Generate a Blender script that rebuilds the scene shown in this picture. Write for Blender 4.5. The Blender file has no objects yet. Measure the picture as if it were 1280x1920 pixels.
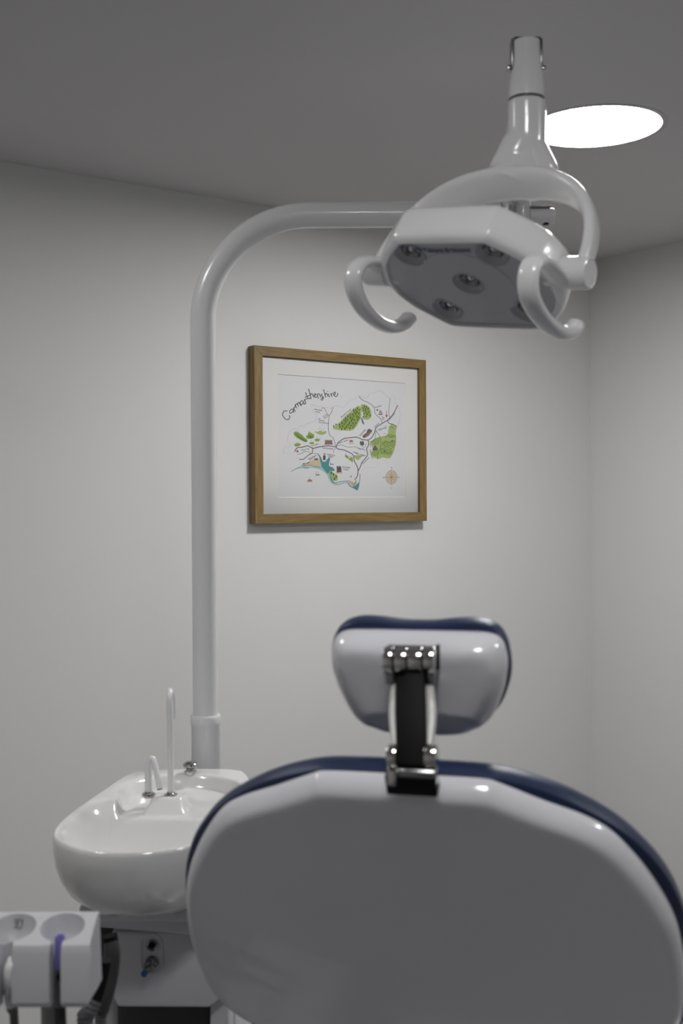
import bpy, bmesh, math, random
from mathutils import Vector as V, Matrix, noise
C = bpy.context.scene.collection
sc = bpy.context.scene
random.seed(5)
R = math.radians

# ------------------------------------------------------------------ camera, world, exposure
FPX = 2200.0                                   # focal length in pixels of the 1280x1920 frame
YAW, PITCH, ROLL, CZ = R(36.2), math.atan(17/2200), -0.0060, 1.45
F0 = V((math.sin(YAW), math.cos(YAW), 0)); R0 = V((math.cos(YAW), -math.sin(YAW), 0)); Z0 = V((0, 0, 1))
CF = F0*math.cos(PITCH) - Z0*math.sin(PITCH); CU = Z0*math.cos(PITCH) + F0*math.sin(PITCH)
CR = R0*math.cos(ROLL) + CU*math.sin(ROLL); CU = CU*math.cos(ROLL) - R0*math.sin(ROLL)
CAM = V((0, 0, CZ))
cam = bpy.data.cameras.new('camera'); co = bpy.data.objects.new('camera', cam); C.objects.link(co)
m = Matrix.Identity(4)
for i, c in enumerate((CR, CU, -CF)):
    for j in range(3): m[j][i] = c[j]
m.translation = CAM; co.matrix_world = m
cam.sensor_fit = 'VERTICAL'; cam.sensor_height = 36; cam.lens = FPX*36/1920
cam.clip_start = 0.05
cam.dof.use_dof = True; cam.dof.focus_distance = 3.9; cam.dof.aperture_fstop = 6.0
sc.camera = co
w = bpy.data.worlds.new('world'); sc.world = w; w.use_nodes = True
w.node_tree.nodes['Background'].inputs[0].default_value = (0.05, 0.05, 0.055, 1)
w.node_tree.nodes['Background'].inputs[1].default_value = 0.3
sc.view_settings.view_transform = 'Standard'; sc.view_settings.look = 'None'
sc.view_settings.gamma = 1; sc.view_settings.use_curve_mapping = False
sc.view_settings.exposure = 0.0
PANEL = (98.0, 26.0, 42.0, 42.0)                            # emission of the round ceiling lights
try:
    sc.cycles.max_bounces = 12; sc.cycles.diffuse_bounces = 8; sc.cycles.caustics_reflective = False
    sc.cycles.sample_clamp_indirect = 6
except Exception: pass

def rig(r, f, z): return R0*r + F0*f + Z0*z            # metres right / ahead of the tripod, height
def ray(x, y): return CF + CR*((x-640)/FPX) + CU*((960-y)/FPX)
def at(x, y, d): return CAM + ray(x, y)*d              # point seen at a pixel, at a real distance
def onpl(x, y, p0, n):
    r = ray(x, y); return CAM + r*((p0-CAM).dot(n)/r.dot(n))

# ------------------------------------------------------------------ materials
def mat(name, col, rough=.5, metal=0, coat=0, nscale=0, namt=0, bump=0, bscale=200, spec=.5, emit=None, sheen=0):
    m = bpy.data.materials.new(name); m.use_nodes = True
    nt = m.node_tree; b = nt.nodes['Principled BSDF']
    b.inputs['Base Color'].default_value = (*col, 1); b.inputs['Roughness'].default_value = rough
    b.inputs['Metallic'].default_value = metal; b.inputs['Coat Weight'].default_value = coat
    b.inputs['Coat Roughness'].default_value = .04
    b.inputs['Specular IOR Level'].default_value = spec
    tc = nt.nodes.new('ShaderNodeTexCoord')
    if namt:
        n = nt.nodes.new('ShaderNodeTexNoise'); n.inputs['Scale'].default_value = nscale; n.inputs['Detail'].default_value = 4
        nt.links.new(tc.outputs['Object'], n.inputs['Vector'])
        mx = nt.nodes.new('ShaderNodeMixRGB'); mx.inputs[1].default_value = (*[c*(1-namt) for c in col], 1)
        mx.inputs[2].default_value = (*[min(1, c*(1+namt)) for c in col], 1)
        nt.links.new(n.outputs['Fac'], mx.inputs[0]); nt.links.new(mx.outputs[0], b.inputs['Base Color'])
    if bump:
        n = nt.nodes.new('ShaderNodeTexNoise'); n.inputs['Scale'].default_value = bscale; n.inputs['Detail'].default_value = 3
        nt.links.new(tc.outputs['Object'], n.inputs['Vector'])
        bp = nt.nodes.new('ShaderNodeBump'); bp.inputs['Strength'].default_value = bump; bp.inputs['Distance'].default_value = .002
        nt.links.new(n.outputs['Fac'], bp.inputs['Height']); nt.links.new(bp.outputs[0], b.inputs['Normal'])
    if emit:
        b.inputs['Emission Color'].default_value = (*col, 1); b.inputs['Emission Strength'].default_value = emit
    return m
M = {}
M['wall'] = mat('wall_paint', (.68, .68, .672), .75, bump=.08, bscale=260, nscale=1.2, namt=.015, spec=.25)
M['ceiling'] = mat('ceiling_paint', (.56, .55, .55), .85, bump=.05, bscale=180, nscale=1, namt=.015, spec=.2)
M['floor'] = mat('vinyl_floor', (.26, .26, .27), .45, nscale=90, namt=.12)
M['skirt'] = mat('skirting_paint', (.72, .72, .70), .4, nscale=20, namt=.01)
M['plastic'] = mat('white_gloss_plastic', (.72, .72, .73), .22, coat=.3, nscale=6, namt=.01)
M['shell'] = mat('shell_gloss_plastic', (.68, .68, .72), .16, coat=.5, nscale=4, namt=.01)
M['enamel'] = mat('white_enamel', (.74, .74, .75), .25, coat=.35, nscale=5, namt=.01)
M['ceramic'] = mat('glazed_ceramic', (.72, .72, .712), .12, coat=.6, nscale=5, namt=.01)
M['lampface'] = mat('lamp_face_plastic', (.47, .47, .50), .22, coat=.2, nscale=12, namt=.02)
M['holder'] = mat('holder_satin_plastic', (.54, .54, .57), .42, nscale=30, namt=.02)
M['cab'] = mat('cabinet_plastic', (.52, .52, .54), .4, nscale=20, namt=.02)
M['navy'] = mat('navy_vinyl', (.010, .022, .068), .38, bump=.25, bscale=500, nscale=60, namt=.1, spec=.45)
M['chrome'] = mat('chrome', (.62, .61, .60), .09, metal=1, nscale=30, namt=.03)
M['steel'] = mat('dark_steel', (.25, .25, .25), .25, metal=1, nscale=30, namt=.05)
M['black'] = mat('black_plastic', (.006, .006, .007), .6, nscale=40, namt=.1, spec=.12)
M['dark'] = mat('dark_rubber', (.022, .022, .023), .6, nscale=60, namt=.1)
M['hose'] = mat('grey_hose', (.085, .085, .092), .5, nscale=60, namt=.1)
M['barrel'] = mat('charcoal_barrel', (.028, .030, .029), .5, nscale=40, namt=.1)
M['slate'] = mat('slate_plastic', (.10, .11, .13), .4, nscale=40, namt=.08)
M['violet'] = mat('violet_plastic', (.20, .18, .50), .35, nscale=40, namt=.05)
M['blue'] = mat('blue_plastic', (.015, .05, .19), .3, nscale=40, namt=.05)
M['post'] = mat('grey_post', (.28, .28, .29), .4, nscale=20, namt=.05)
M['matboard'] = mat('mount_board', (.86, .86, .84), .8, bump=.1, bscale=900, nscale=300, namt=.01)
M['paper'] = mat('print_paper', (.83, .83, .845), .7, nscale=200, namt=.01)
for i_, p_ in enumerate(PANEL): M['panel%d' % i_] = mat('light_diffuser', (1, .99, .98), .5, emit=p_)
M['bezel'] = mat('light_bezel', (.45, .45, .45), .5, nscale=20, namt=.01)
M['cream'] = mat('ivory_plastic', (.55, .55, .53), .3, nscale=30, namt=.02)
M['bevelcut'] = mat('mount_core', (.9, .88, .8), .7, nscale=300, namt=.02)
def wood():
    m = bpy.data.materials.new('oak_veneer'); m.use_nodes = True; nt = m.node_tree; b = nt.nodes['Principled BSDF']
    tc = nt.nodes.new('ShaderNodeTexCoord'); mp = nt.nodes.new('ShaderNodeMapping')
    at_ = nt.nodes.new('ShaderNodeAttribute'); at_.attribute_name = 'grain'; at_.attribute_type = 'GEOMETRY'
    mp.inputs['Scale'].default_value = (4, 90, 90)
    nt.links.new(at_.outputs['Vector'], mp.inputs['Vector'])
    n = nt.nodes.new('ShaderNodeTexNoise'); n.inputs['Scale'].default_value = 3.2; n.inputs['Detail'].default_value = 6; n.inputs['Roughness'].default_value = .6
    nt.links.new(mp.outputs[0], n.inputs['Vector'])
    cr = nt.nodes.new('ShaderNodeValToRGB'); e = cr.color_ramp.elements
    e[0].position = .32; e[0].color = (.140, .088, .025, 1); e[1].position = .68; e[1].color = (.260, .168, .060, 1)
    nt.links.new(n.outputs['Fac'], cr.inputs[0]); nt.links.new(cr.outputs[0], b.inputs['Base Color'])
    b.inputs['Roughness'].default_value = .5
    bp = nt.nodes.new('ShaderNodeBump'); bp.inputs['Strength'].default_value = .2; bp.inputs['Distance'].default_value = .001
    nt.links.new(n.outputs['Fac'], bp.inputs['Height']); nt.links.new(bp.outputs[0], b.inputs['Normal'])
    return m
M['oak'] = wood()
def glass():
    m = bpy.data.materials.new('picture_glass'); m.use_nodes = True; nt = m.node_tree
    for n in list(nt.nodes): nt.nodes.remove(n)
    o = nt.nodes.new('ShaderNodeOutputMaterial'); mx = nt.nodes.new('ShaderNodeMixShader')
    t = nt.nodes.new('ShaderNodeBsdfTransparent'); g = nt.nodes.new('ShaderNodeBsdfGlossy'); fr = nt.nodes.new('ShaderNodeFresnel')
    g.inputs['Roughness'].default_value = .02; fr.inputs['IOR'].default_value = 1.45
    nt.links.new(fr.outputs[0], mx.inputs[0]); nt.links.new(t.outputs[0], mx.inputs[1]); nt.links.new(g.outputs[0], mx.inputs[2])
    nt.links.new(mx.outputs[0], o.inputs['Surface']); return m
M['glass'] = glass()
def flat(name, col): return mat('ink_'+name, col, .8, nscale=500, namt=.12, spec=.2)
INK = dict(black=flat('black', (.02, .02, .025)), road=flat('road_brown', (.15, .105, .105)), path=flat('path_grey', (.07, .065, .075)), green=flat('green', (.28, .40, .06)),
           light=flat('light_green', (.42, .52, .17)), tree=flat('tree_green', (.03, .06, .025)), sea=flat('teal', (.06, .31, .31)), pale=flat('pale_teal', (.42, .62, .64)),
           river=flat('river_blue', (.12, .25, .30)), pink=flat('border_pink', (.66, .58, .59)), stone=flat('castle_stone', (.10, .085, .085)), brick=flat('brick', (.30, .17, .14)),
           orange=flat('orange', (.50, .17, .05)), sand=flat('sand', (.68, .58, .40)), shade=flat('hill_shade', (.12, .25, .06)), write=flat('writing', (.11, .11, .15)),
           red=flat('red', (.35, .04, .03)))

# ------------------------------------------------------------------ builders
WM = {}
def thing(name, label, cat, loc, rz=0.0, group=None):
    o = bpy.data.objects.new(name, None); C.objects.link(o); o.empty_display_size = .1
    m = Matrix.Translation(loc) @ Matrix.Rotation(rz, 4, 'Z'); o.matrix_world = m; WM[o.name] = m
    o['label'] = label; o['category'] = cat
    if group: o['group'] = group
    return o
def obj(name, verts, faces, material, parent=None, smooth=True, label=None, angle=40, mats=None, fmat=None):
    """one mesh from world-space vertices; origin at its middle"""
    base = WM[parent.name] if parent else Matrix.Identity(4)
    inv = base.inverted(); lv = [inv @ V(v) for v in verts]
    lo = V([min(v[i] for v in lv) for i in range(3)]); hi = V([max(v[i] for v in lv) for i in range(3)]); c = (lo+hi)/2
    me = bpy.data.meshes.new(name); me.from_pydata([v-c for v in lv], [], faces)
    for mm in (mats or [material]): me.materials.append(mm)
    if fmat:
        for p, k in zip(me.polygons, fmat): p.material_index = k
    bm = bmesh.new(); bm.from_mesh(me); bmesh.ops.recalc_face_normals(bm, faces=bm.faces); bm.to_mesh(me); bm.free()
    me.validate(); me.update()
    if smooth:
        me.shade_smooth()
        try: me.set_sharp_from_angle(angle=R(angle))
        except Exception: pass
    o = bpy.data.objects.new(name, me); C.objects.link(o)
    if parent: o.parent = parent
    o.location = c; WM[o.name] = base @ Matrix.Translation(c)
    if label: o['label'] = label
    return o
class G:
    """collects world-space geometry for one mesh"""
    def __init__(s): s.v = []; s.f = []; s.k = []; s.mi = 0
    def add(s, v, f):
        n = len(s.v); s.v += [V(p) for p in v]; s.f += [[i+n for i in q] for q in f]; s.k += [s.mi]*len(f); return s
    def build(s, name, material, parent=None, **kw):
        if isinstance(material, list): return obj(name, s.v, s.f, None, parent, mats=material, fmat=s.k, **kw)
        return obj(name, s.v, s.f, material, parent, **kw)
def basis(a):
    a = a.normalized(); h = Z0 if abs(a.z) < .9 else V((1, 0, 0)); u = a.cross(h).normalized(); return u, a.cross(u).normalized(), a
def rings(rs, cap0=True, cap1=True, closed=False):
    n = len(rs[0]); v = [p for r in rs for p in r]; f = []
    m = len(rs)
    for i in range(m if closed else m-1):
        for j in range(n):
            a, b = i*n+j, i*n+(j+1) % n; c, d = ((i+1) % m)*n+(j+1) % n, ((i+1) % m)*n+j
            f.append([a, b, c, d])
    if not closed:
        if cap0: f.append(list(range(n))[::-1])
        if cap1: f.append([(m-1)*n+j for j in range(n)])
    return v, f
def crom(pts, k=8, closed=False):
    pts = [V(p) for p in pts]; out = []; n = len(pts)
    for i in range(n if closed else n-1):
        p = [pts[(i+j) % n] if closed else pts[min(max(i+j, 0), n-1)] for j in (-1, 0, 1, 2)]
        for t in range(k):
            t /= k; out.append(.5*((2*p[1])+(p[2]-p[0])*t+(2*p[0]-5*p[1]+4*p[2]-p[3])*t*t+(-p[0]+3*p[1]-3*p[2]+p[3])*t**3))
    if not closed: out.append(pts[-1])
    return out
def tube(path, rad, seg=20, cap=True):
    path = [V(p) for p in path]; n = len(path); rs = []; u = None
    for i, p in enumerate(path):
        t = (path[min(i+1, n-1)]-path[max(i-1, 0)]).normalized()
        if u is None: u, v_, _ = basis(t)
        u = (u-t*u.dot(t)).normalized(); v_ = t.cross(u)
        r = rad(i/(n-1)) if callable(rad) else (rad[i] if isinstance(rad, (list, tuple)) else rad)
        rs.append([p+(u*math.cos(a)+v_*math.sin(a))*r for a in [2*math.pi*j/seg for j in range(seg)]])
    return rings(rs, cap, cap)
def ribbon(path, side, wd, th, seg=20, ex=.8):
    """band of superellipse section: half width wd along side, half thickness th across"""
    path = [V(p) for p in path]; n = len(path); rs = []
    for i, p in enumerate(path):
        t = (path[min(i+1, n-1)]-path[max(i-1, 0)]).normalized(); s = (side-t*side.dot(t)).normalized(); q = t.cross(s)
        a_ = wd(i/(n-1)) if callable(wd) else wd; b_ = th(i/(n-1)) if callable(th) else th
        rr = []
        for j in range(seg):
            a = 2*math.pi*j/seg; c, d = math.cos(a), math.sin(a)
            rr.append(p+s*a_*math.copysign(abs(c)**ex, c)+q*b_*math.copysign(abs(d)**ex, d))
        rs.append(rr)
    return rings(rs)
def lathe(prof, o, axis, seg=32, cap0=True, cap1=True):
    u, v_, a = basis(axis)
    return rings([[o+a*h+(u*math.cos(t)+v_*math.sin(t))*max(r, 1e-5) for t in [2*math.pi*j/seg for j in range(seg)]] for r, h in prof], cap0, cap1)
def rcyl(o, axis, r, L, b=.002, seg=32):
    return lathe([(r-b, 0), (r-b*.3, b*.3), (r, b), (r, L-b), (r-b*.3, L-b*.3), (r-b, L)], o, axis, seg)
def rbox(c, ax, hs, b=.003, seg=2):
    bm = bmesh.new(); bmesh.ops.create_cube(bm, size=2)
    for v in bm.verts: v.co = V((v.co.x*hs[0], v.co.y*hs[1], v.co.z*hs[2]))
    if b: bmesh.ops.bevel(bm, geom=bm.edges[:], offset=b, segments=seg, profile=.5, affect='EDGES')
    bm.verts.ensure_lookup_table()
    v = [c+ax[0]*q.co.x+ax[1]*q.co.y+ax[2]*q.co.z for q in bm.verts]; f = [[x.index for x in p.verts] for p in bm.faces]; bm.free(); return v, f
AX = (V((1, 0, 0)), V((0, 1, 0)), Z0); RX = (R0, F0, Z0)
def box(lo, hi, b=0): return rbox((V(lo)+V(hi))/2, AX, [(h-l)/2 for l, h in zip(lo, hi)], b)
def sm(x): x = min(1, max(0, x)); return x*x*(3-2*x)
def boolean(o, cutters):
    """cut closed world-space solids out of o, then bake the result"""
    for v, f in cutters:
        me = bpy.data.meshes.new('c'); me.from_pydata(v, [], f)
        bm = bmesh.new(); bm.from_mesh(me); bmesh.ops.recalc_face_normals(bm, faces=bm.faces); bm.to_mesh(me); bm.free()
        c = bpy.data.objects.new('c', me); C.objects.link(c)
        md = o.modifiers.new('b', 'BOOLEAN'); md.object = c; md.operation = 'DIFFERENCE'; md.solver = 'EXACT'
        bpy.context.view_layer.update(); dg = bpy.context.evaluated_depsgraph_get()
        nm = bpy.data.meshes.new_from_object(o.evaluated_get(dg)); o.modifiers.clear(); nm.name = o.name; o.data = nm
        bpy.data.objects.remove(c)
    o.data.shade_smooth()
    try: o.data.set_sharp_from_angle(angle=R(35))
    except Exception: pass
def struct(name, geo, material, smooth=False, parent=None):
    o = obj(name, *geo, material, parent, smooth); o['kind'] = 'structure'; return o

# ------------------------------------------------------------------ room
XW0, XW1, YW0, YW1, CH, T, FZ = -1.55, 3.74, -2.3, 3.345, 2.45, .12, -.30   # FZ: floor level
struct('wall_back', box((XW0-T, YW1, FZ-T), (XW1+T, YW1+T, CH+T)), M['wall'])
struct('wall_right', box((XW1, YW0-T, FZ-T), (XW1+T, YW1, CH+T)), M['wall'])
struct('wall_left', box((XW0-T, YW0-T, FZ-T), (XW0, YW1, CH+T)), M['wall'])
struct('wall_front', box((XW0, YW0-T, FZ-T), (XW1, YW0, CH+T)), M['wall'])
struct('floor', box((XW0, YW0, FZ-T), (XW1, YW1, FZ)), M['floor'])
PC = (2.41, 2.135); PR = .171
lights = [(PC, 'round flush ceiling light glowing behind the lamp neck'),
          ((0.21, 2.135), 'round flush ceiling light above and left of the spittoon'),
          ((2.41, -.065), 'round flush ceiling light right of the dental chair'),
          ((0.435, .425), 'round flush ceiling light above the near end of the dental chair')]
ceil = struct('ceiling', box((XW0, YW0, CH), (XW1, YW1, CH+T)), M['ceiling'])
boolean(ceil, [lathe([(PR+.008, -.02), (PR+.008, .03)], V((x, y, CH)), Z0, 64) for (x, y), _ in lights])
for i_, ((x, y), lab) in enumerate(lights):
    t = thing('ceiling_light', lab, 'ceiling light', (x, y, CH), 0, 'round ceiling lights')
    obj('diffuser', *lathe([(0, .006), (PR*.96, .006), (PR, .009), (PR, .02)], V((x, y, CH)), Z0, 72, False, True), M['panel%d' % i_], t)
    obj('bezel', *lathe([(PR, .024), (PR, .004), (PR+.004, -.001), (PR+.014, -.002), (PR+.018, -.0008), (PR+.018, 0), (PR+.0075, 0), (PR+.0075, .024)], V((x, y, CH)), Z0, 72, False, False), M['bezel'], t)
struct('baseboard_back', box((XW0, YW1-.015, FZ), (XW1, YW1, FZ+.10), .002), M['skirt'])
struct('baseboard_right', box((XW1-.015, YW0, FZ), (XW1, YW1-.015, FZ+.10), .002), M['skirt'])

# ------------------------------------------------------------------ framed map
YF = 3.308; PXL, PXR, PZ0, PZ1 = 2.0673, 2.8115, 1.3818, 1.9745
t = thing('framed_map', 'oak framed illustrated county map hanging on the back wall', 'picture', ((PXL+PXR)/2, YW1, PZ0))
FW = .0325
def rail(a, b, inw, along):
    g = G(); n = inw
    p = [a, b, b-along*FW+n*FW, a+along*FW+n*FW]; dy = V((0, YW1-YF, 0)); e = V((0, .009, 0))
    v = [q.copy() for q in p]+[q+dy for q in p]
    g.add(v, [[0, 1, 2, 3], [7, 6, 5, 4], [0, 4, 5, 1], [1, 5, 6, 2], [2, 6, 7, 3], [3, 7, 4, 0]])
    o = g.build('frame_rail', M['oak'], t, smooth=False)
    at_ = o.data.attributes.new('grain', 'FLOAT_VECTOR', 'POINT')
    for i, q in enumerate(v): at_.data[i].vector = (q.dot(along)+a.x*3, q.dot(n)+a.z, q.y)
    bv = o.modifiers.new('edge', 'BEVEL'); bv.width = .0008; bv.segments = 2
    return o
TL, TR, BL, BR = V((PXL, YF, PZ1)), V((PXR, YF, PZ1)), V((PXL, YF, PZ0)), V((PXR, YF, PZ0))
X1 = V((1, 0, 0))
rail(TL, TR, -Z0, X1); rail(BL, BR, Z0, X1); rail(BL, TL, X1, Z0); rail(BR, TR, -X1, Z0)
ix0, ix1, iz0, iz1 = PXL+FW, PXR-FW, PZ0+FW, PZ1-FW
obj('backing_board', *box((ix0-.004, YF+.020, iz0-.004), (ix1+.004, YF+.026, iz1+.004)), M['paper'], t, False)
YM = YF+.0115                                     # face of the mount board
mx0, mx1, mz0, mz1 = 2.166, 2.722, 1.469, 1.886
mount = obj('mount_board', *box((ix0+.0003, YM, iz0+.0003), (ix1-.0003, YM+.0024, iz1-.0003)), M['matboard'], t, False)
boolean(mount, [box((mx0, YM-.01, mz0), (mx1, YM+.01, mz1))])
g = G()
for a, b in (((mx0, mz0), (mx1, mz0)), ((mx1, mz0), (mx1, mz1)), ((mx1, mz1), (mx0, mz1)), ((mx0, mz1), (mx0, mz0))):
    c = V(((mx0+mx1)/2, 0, (mz0+mz1)/2)); A, B = V((a[0], YM-.0001, a[1])), V((b[0], YM-.0001, b[1]))
    ins = lambda p: V((p.x+(.002 if p.x < c.x else -.002), YM+.0022, p.z+(.002 if p.z < c.z else -.002)))
    g.add([A, B, ins(B), ins(A), A+V((0, .0023, 0)), B+V((0, .0023, 0))], [[0, 1, 2, 3], [4, 5, 2, 3], [0, 1, 5, 4]])
g.build('mount_bevel', M['bevelcut'], t, smooth=False)
YP = YM+.0025
pr = obj('print', *box((mx0-.004, YP, mz0-.004), (mx1+.004, YP+.001, mz1+.004)), M['paper'], t, False)
obj('glazing', *box((ix0, YM-.0035, iz0), (ix1, YM-.0017, iz1)), M['glass'], t, False)

# printed artwork: flat ink shapes on the paper, laid out in the crop coordinates (u 0..1280, v 0..1132) of the sheet
PN = V((0, 1, 0)); layer = [0]
def ps(u, v, k=0):
    p = onpl(510+u*260/1280, 710+v*230/1132, V((0, YP, 0)), PN); p.y = YP-.00006-k*.00004; return p
def poly(g, pts, k=1, closed_smooth=True):
    q = [(a, b, 0) for a, b in pts]
    if closed_smooth: q = crom(q, 5, True)
    bm = bmesh.new(); vs = [bm.verts.new(ps(p[0], p[1], k)) for p in q]
    es = [bm.edges.new((vs[i], vs[(i+1) % len(vs)])) for i in range(len(vs))]
    bmesh.ops.triangle_fill(bm, edges=es, use_beauty=True); bm.verts.ensure_lookup_table(); bm.verts.index_update()
    g.add([v.co.copy() for v in bm.verts], [[x.index for x in f.verts] for f in bm.faces]); bm.free()
def stroke(g, pts, wd, k=3, smooth=True, taper=False):
    q = [V((a, b, 0)) for a, b in pts]
    if smooth and len(q) > 2: q = crom(q, 6)
    L, n = [], len(q)
    for i, p in enumerate(q):
        d = (q[min(i+1, n-1)]-q[max(i-1, 0)]); d = d.normalized() if d.length else V((1, 0, 0)); nn = V((-d.y, d.x, 0))
        h = wd/2*((1-i/(n-1)*.6) if taper else 1); L.append((p+nn*h, p-nn*h))
    v = [ps(p.x, p.y, k) for a in L for p in a]; g.add(v, [[2*i, 2*i+1, 2*i+3, 2*i+2] for i in range(n-1)])
def dot(g, u, v, ru, rv=None, k=4, n=9):
    rv = rv or ru
    g.add([ps(u+ru*math.cos(a), v+rv*math.sin(a), k) for a in [2*math.pi*i/n for i in range(n)]], [list(range(n))])
def art(name, mats_, label=None):
    g = G(); g.M = [INK[a] for a in mats_]; g.name = name; g.ids = mats_; g.label = label; return g
def use(g, ink): g.mi = g.ids.index(ink); return g
def done(g): g.build(g.name, g.M, pr, smooth=False, label=g.label)
def done_apart(g, name, anchors):
    """one object per drawn piece: every face goes to the nearest anchor"""
    A = [ps(u, v) for u, v in anchors]; bins = {}
    for f, k in zip(g.f, g.k):
        c = sum((g.v[i] for i in f), V((0, 0, 0)))/len(f)
        bins.setdefault(min(range(len(A)), key=lambda i: (A[i]-c).length), []).append((f, k))
    for i in sorted(bins):
        h = G()
        for f, k in bins[i]: h.mi = k; h.add([g.v[j] for j in f], [list(range(len(f)))])
        h.build(name, g.M, pr, smooth=False)
def write(g, s, u, v, size, ang=0, k=5):
    """small upright lettering"""
    cu = bpy.data.curves.new('t', 'FONT'); cu.body = s; cu.size = size; cu.offset = .35; cu.resolution_u = 2
    o = bpy.data.objects.new('t', cu); C.objects.link(o); bpy.context.view_layer.update()
    me = bpy.data.meshes.new_from_object(o.evaluated_get(bpy.context.evaluated_depsgraph_get()))
    ca, sa = math.cos(ang), math.sin(ang)
    vs = [ps(u+(p.co.x*.9*ca+p.co.y*sa), v+(p.co.x*.9*sa-p.co.y*ca), k) for p in me.vertices]
    g.add(vs, [list(f.vertices) for f in me.polygons]); bpy.data.objects.remove(o); bpy.data.meshes.remove(me)
# title, pen strokes
g = art('title_lettering', ['black'])
TITLE = [ # C a r m a r t h e n s h i r e
 [(140, 300), (128, 296), (110, 300), (96, 325), (100, 345), (120, 370), (140, 379), (155, 372), (163, 352), (158, 338)],
 [(196, 283), (178, 282), (162, 300), (165, 318), (178, 316), (194, 296), (199, 284), (196, 298), (200, 316)],
 [(196, 268), (202, 282), (214, 304)], [(198, 278), (206, 264), (218, 258)],
 [(208, 240), (216, 256), (228, 272)], [(216, 256), (218, 238), (226, 232), (236, 242), (244, 258)], [(236, 244), (236, 226), (246, 220), (256, 232), (266, 248), (272, 246)],
 [(286, 206), (270, 206), (258, 222), (262, 238), (276, 236), (288, 218), (290, 206), (290, 222), (298, 236), (306, 230)],
 [(296, 190), (304, 210), (312, 232)], [(302, 204), (306, 192), (318, 186), (328, 184)],
 [(308, 128), (316, 148), (328, 176), (340, 186), (352, 176)], [(300, 172), (328, 162), (346, 152)],
 [(334, 98), (342, 118), (352, 156), (360, 190)], [(352, 160), (356, 142), (368, 140), (376, 156), (384, 172)],
 [(384, 160), (396, 156), (404, 144), (396, 138), (388, 150), (392, 168), (404, 174), (414, 164)],
 [(412, 146), (420, 162), (428, 184)], [(418, 158), (422, 142), (434, 140), (442, 156), (450, 172)],
 [(464, 144), (454, 146), (456, 158), (466, 166), (470, 182), (462, 198), (452, 192), (460, 178), (476, 168)],
 [(472, 100), (482, 126), (490, 162), (494, 174)], [(488, 152), (494, 138), (506, 140), (512, 156), (518, 168)],
 [(516, 138), (524, 154), (532, 170)], [(538, 136), (546, 152), (552, 168)], [(544, 148), (550, 138), (562, 136)],
 [(566, 150), (580, 144), (584, 130), (576, 124), (568, 138), (572, 156), (586, 164), (600, 158), (606, 134)]]
for s in TITLE: stroke(g, s, 6.6, 5)
dot(g, 512, 118, 4, 4, 5); dot(g, 338, 102, 4.5, 6, 5); dot(g, 310, 132, 4, 6, 5); dot(g, 474, 104, 4.5, 6, 5)
done(g)
# county border
g = art('county_border', ['pink'])
B1 = [(106, 690), (104, 655), (122, 628), (150, 640), (172, 600), (140, 575), (150, 520), (160, 480), (200, 462), (222, 468), (236, 500), (250, 440), (268, 430), (290, 455), (302, 432), (325, 410), (400, 392), (412, 340), (380, 300), (352, 232), (372, 242), (420, 258), (480, 262), (520, 268), (545, 280), (560, 258), (600, 248), (660, 270), (690, 230), (730, 190), (770, 185), (800, 152), (840, 178), (880, 170), (905, 128), (935, 140), (960, 120), (1000, 108), (1030, 132), (1060, 170), (1090, 180), (1105, 138), (1130, 180), (1140, 230), (1170, 260), (1182, 330), (1175, 400), (1150, 450)]
for off in (0, 5): stroke(g, [(a+off*.6*math.sin(i*2.1), b+off*math.cos(i*1.7)) for i, (a, b) in enumerate(B1)], 1.9, 1, smooth=False)
stroke(g, [(1095, 735), (1070, 760), (1055, 790), (1040, 750), (1000, 740), (970, 745), (975, 810), (930, 822), (880, 818), (850, 825), (820, 855), (812, 872)], 1.9, 1, False)
stroke(g, [(106, 690), (150, 688), (200, 700), (250, 745), (250, 780), (262, 800)], 1.9, 1, False)
for i in range(9): stroke(g, [(1180-i*2, 430+i*28), (1150+9*math.sin(i), 445+i*30)], 1.6, 1, False)
done(g)
# sea and rivers
g = art('sea_wash', ['pale', 'sea', 'river', 'sand'])
use(g, 'pale'); poly(g, [(180, 850), (250, 822), (320, 808), (400, 815), (455, 815), (520, 800), (530, 850), (545, 920), (600, 965), (690, 955), (745, 1000), (800, 975), (785, 1025), (720, 1000), (680, 965), (600, 985), (540, 960), (500, 880), (430, 835), (330, 822), (240, 832)], 0)
use(g, 'sand'); poly(g, [(270, 795), (330, 770), (400, 740), (440, 752), (455, 800), (420, 812), (340, 800), (290, 810)], 1)
poly(g, [(640, 960), (700, 945), (735, 990), (790, 975), (770, 955), (740, 965), (710, 935)], 1)
use(g, 'sea'); poly(g, [(430, 700), (450, 725), (465, 760), (490, 765), (520, 730), (535, 735), (525, 800), (560, 820), (578, 850), (545, 852), (522, 870), (505, 872), (480, 840), (455, 812), (452, 790), (440, 750)], 2)
poly(g, [(738, 1000), (770, 990), (800, 955), (805, 975), (788, 1030), (765, 1018)], 2)
stroke(g, [(175, 856), (230, 826), (285, 806), (330, 800)], 5, 2)
use(g, 'river')
stroke(g, [(285, 805), (350, 800), (400, 812), (450, 815)], 6, 3); stroke(g, [(528, 872), (545, 930), (575, 962), (610, 955), (680, 945), (700, 955), (720, 990), (745, 998), (790, 975), (808, 940), (812, 880)], 6, 3)
stroke(g, [(420, 692), (436, 715), (450, 735)], 8, 3)
stroke(g, [(230, 700), (270, 690), (300, 675), (330, 672), (355, 690), (400, 690), (425, 695)], 4, 3)
stroke(g, [(590, 622), (640, 612), (700, 632), (770, 630), (820, 648), (850, 635), (870, 600)], 4, 3)
stroke(g, [(895, 584), (930, 575), (950, 550), (955, 500), (975, 470), (1030, 455), (1055, 430)], 4, 3)
done(g)
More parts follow.
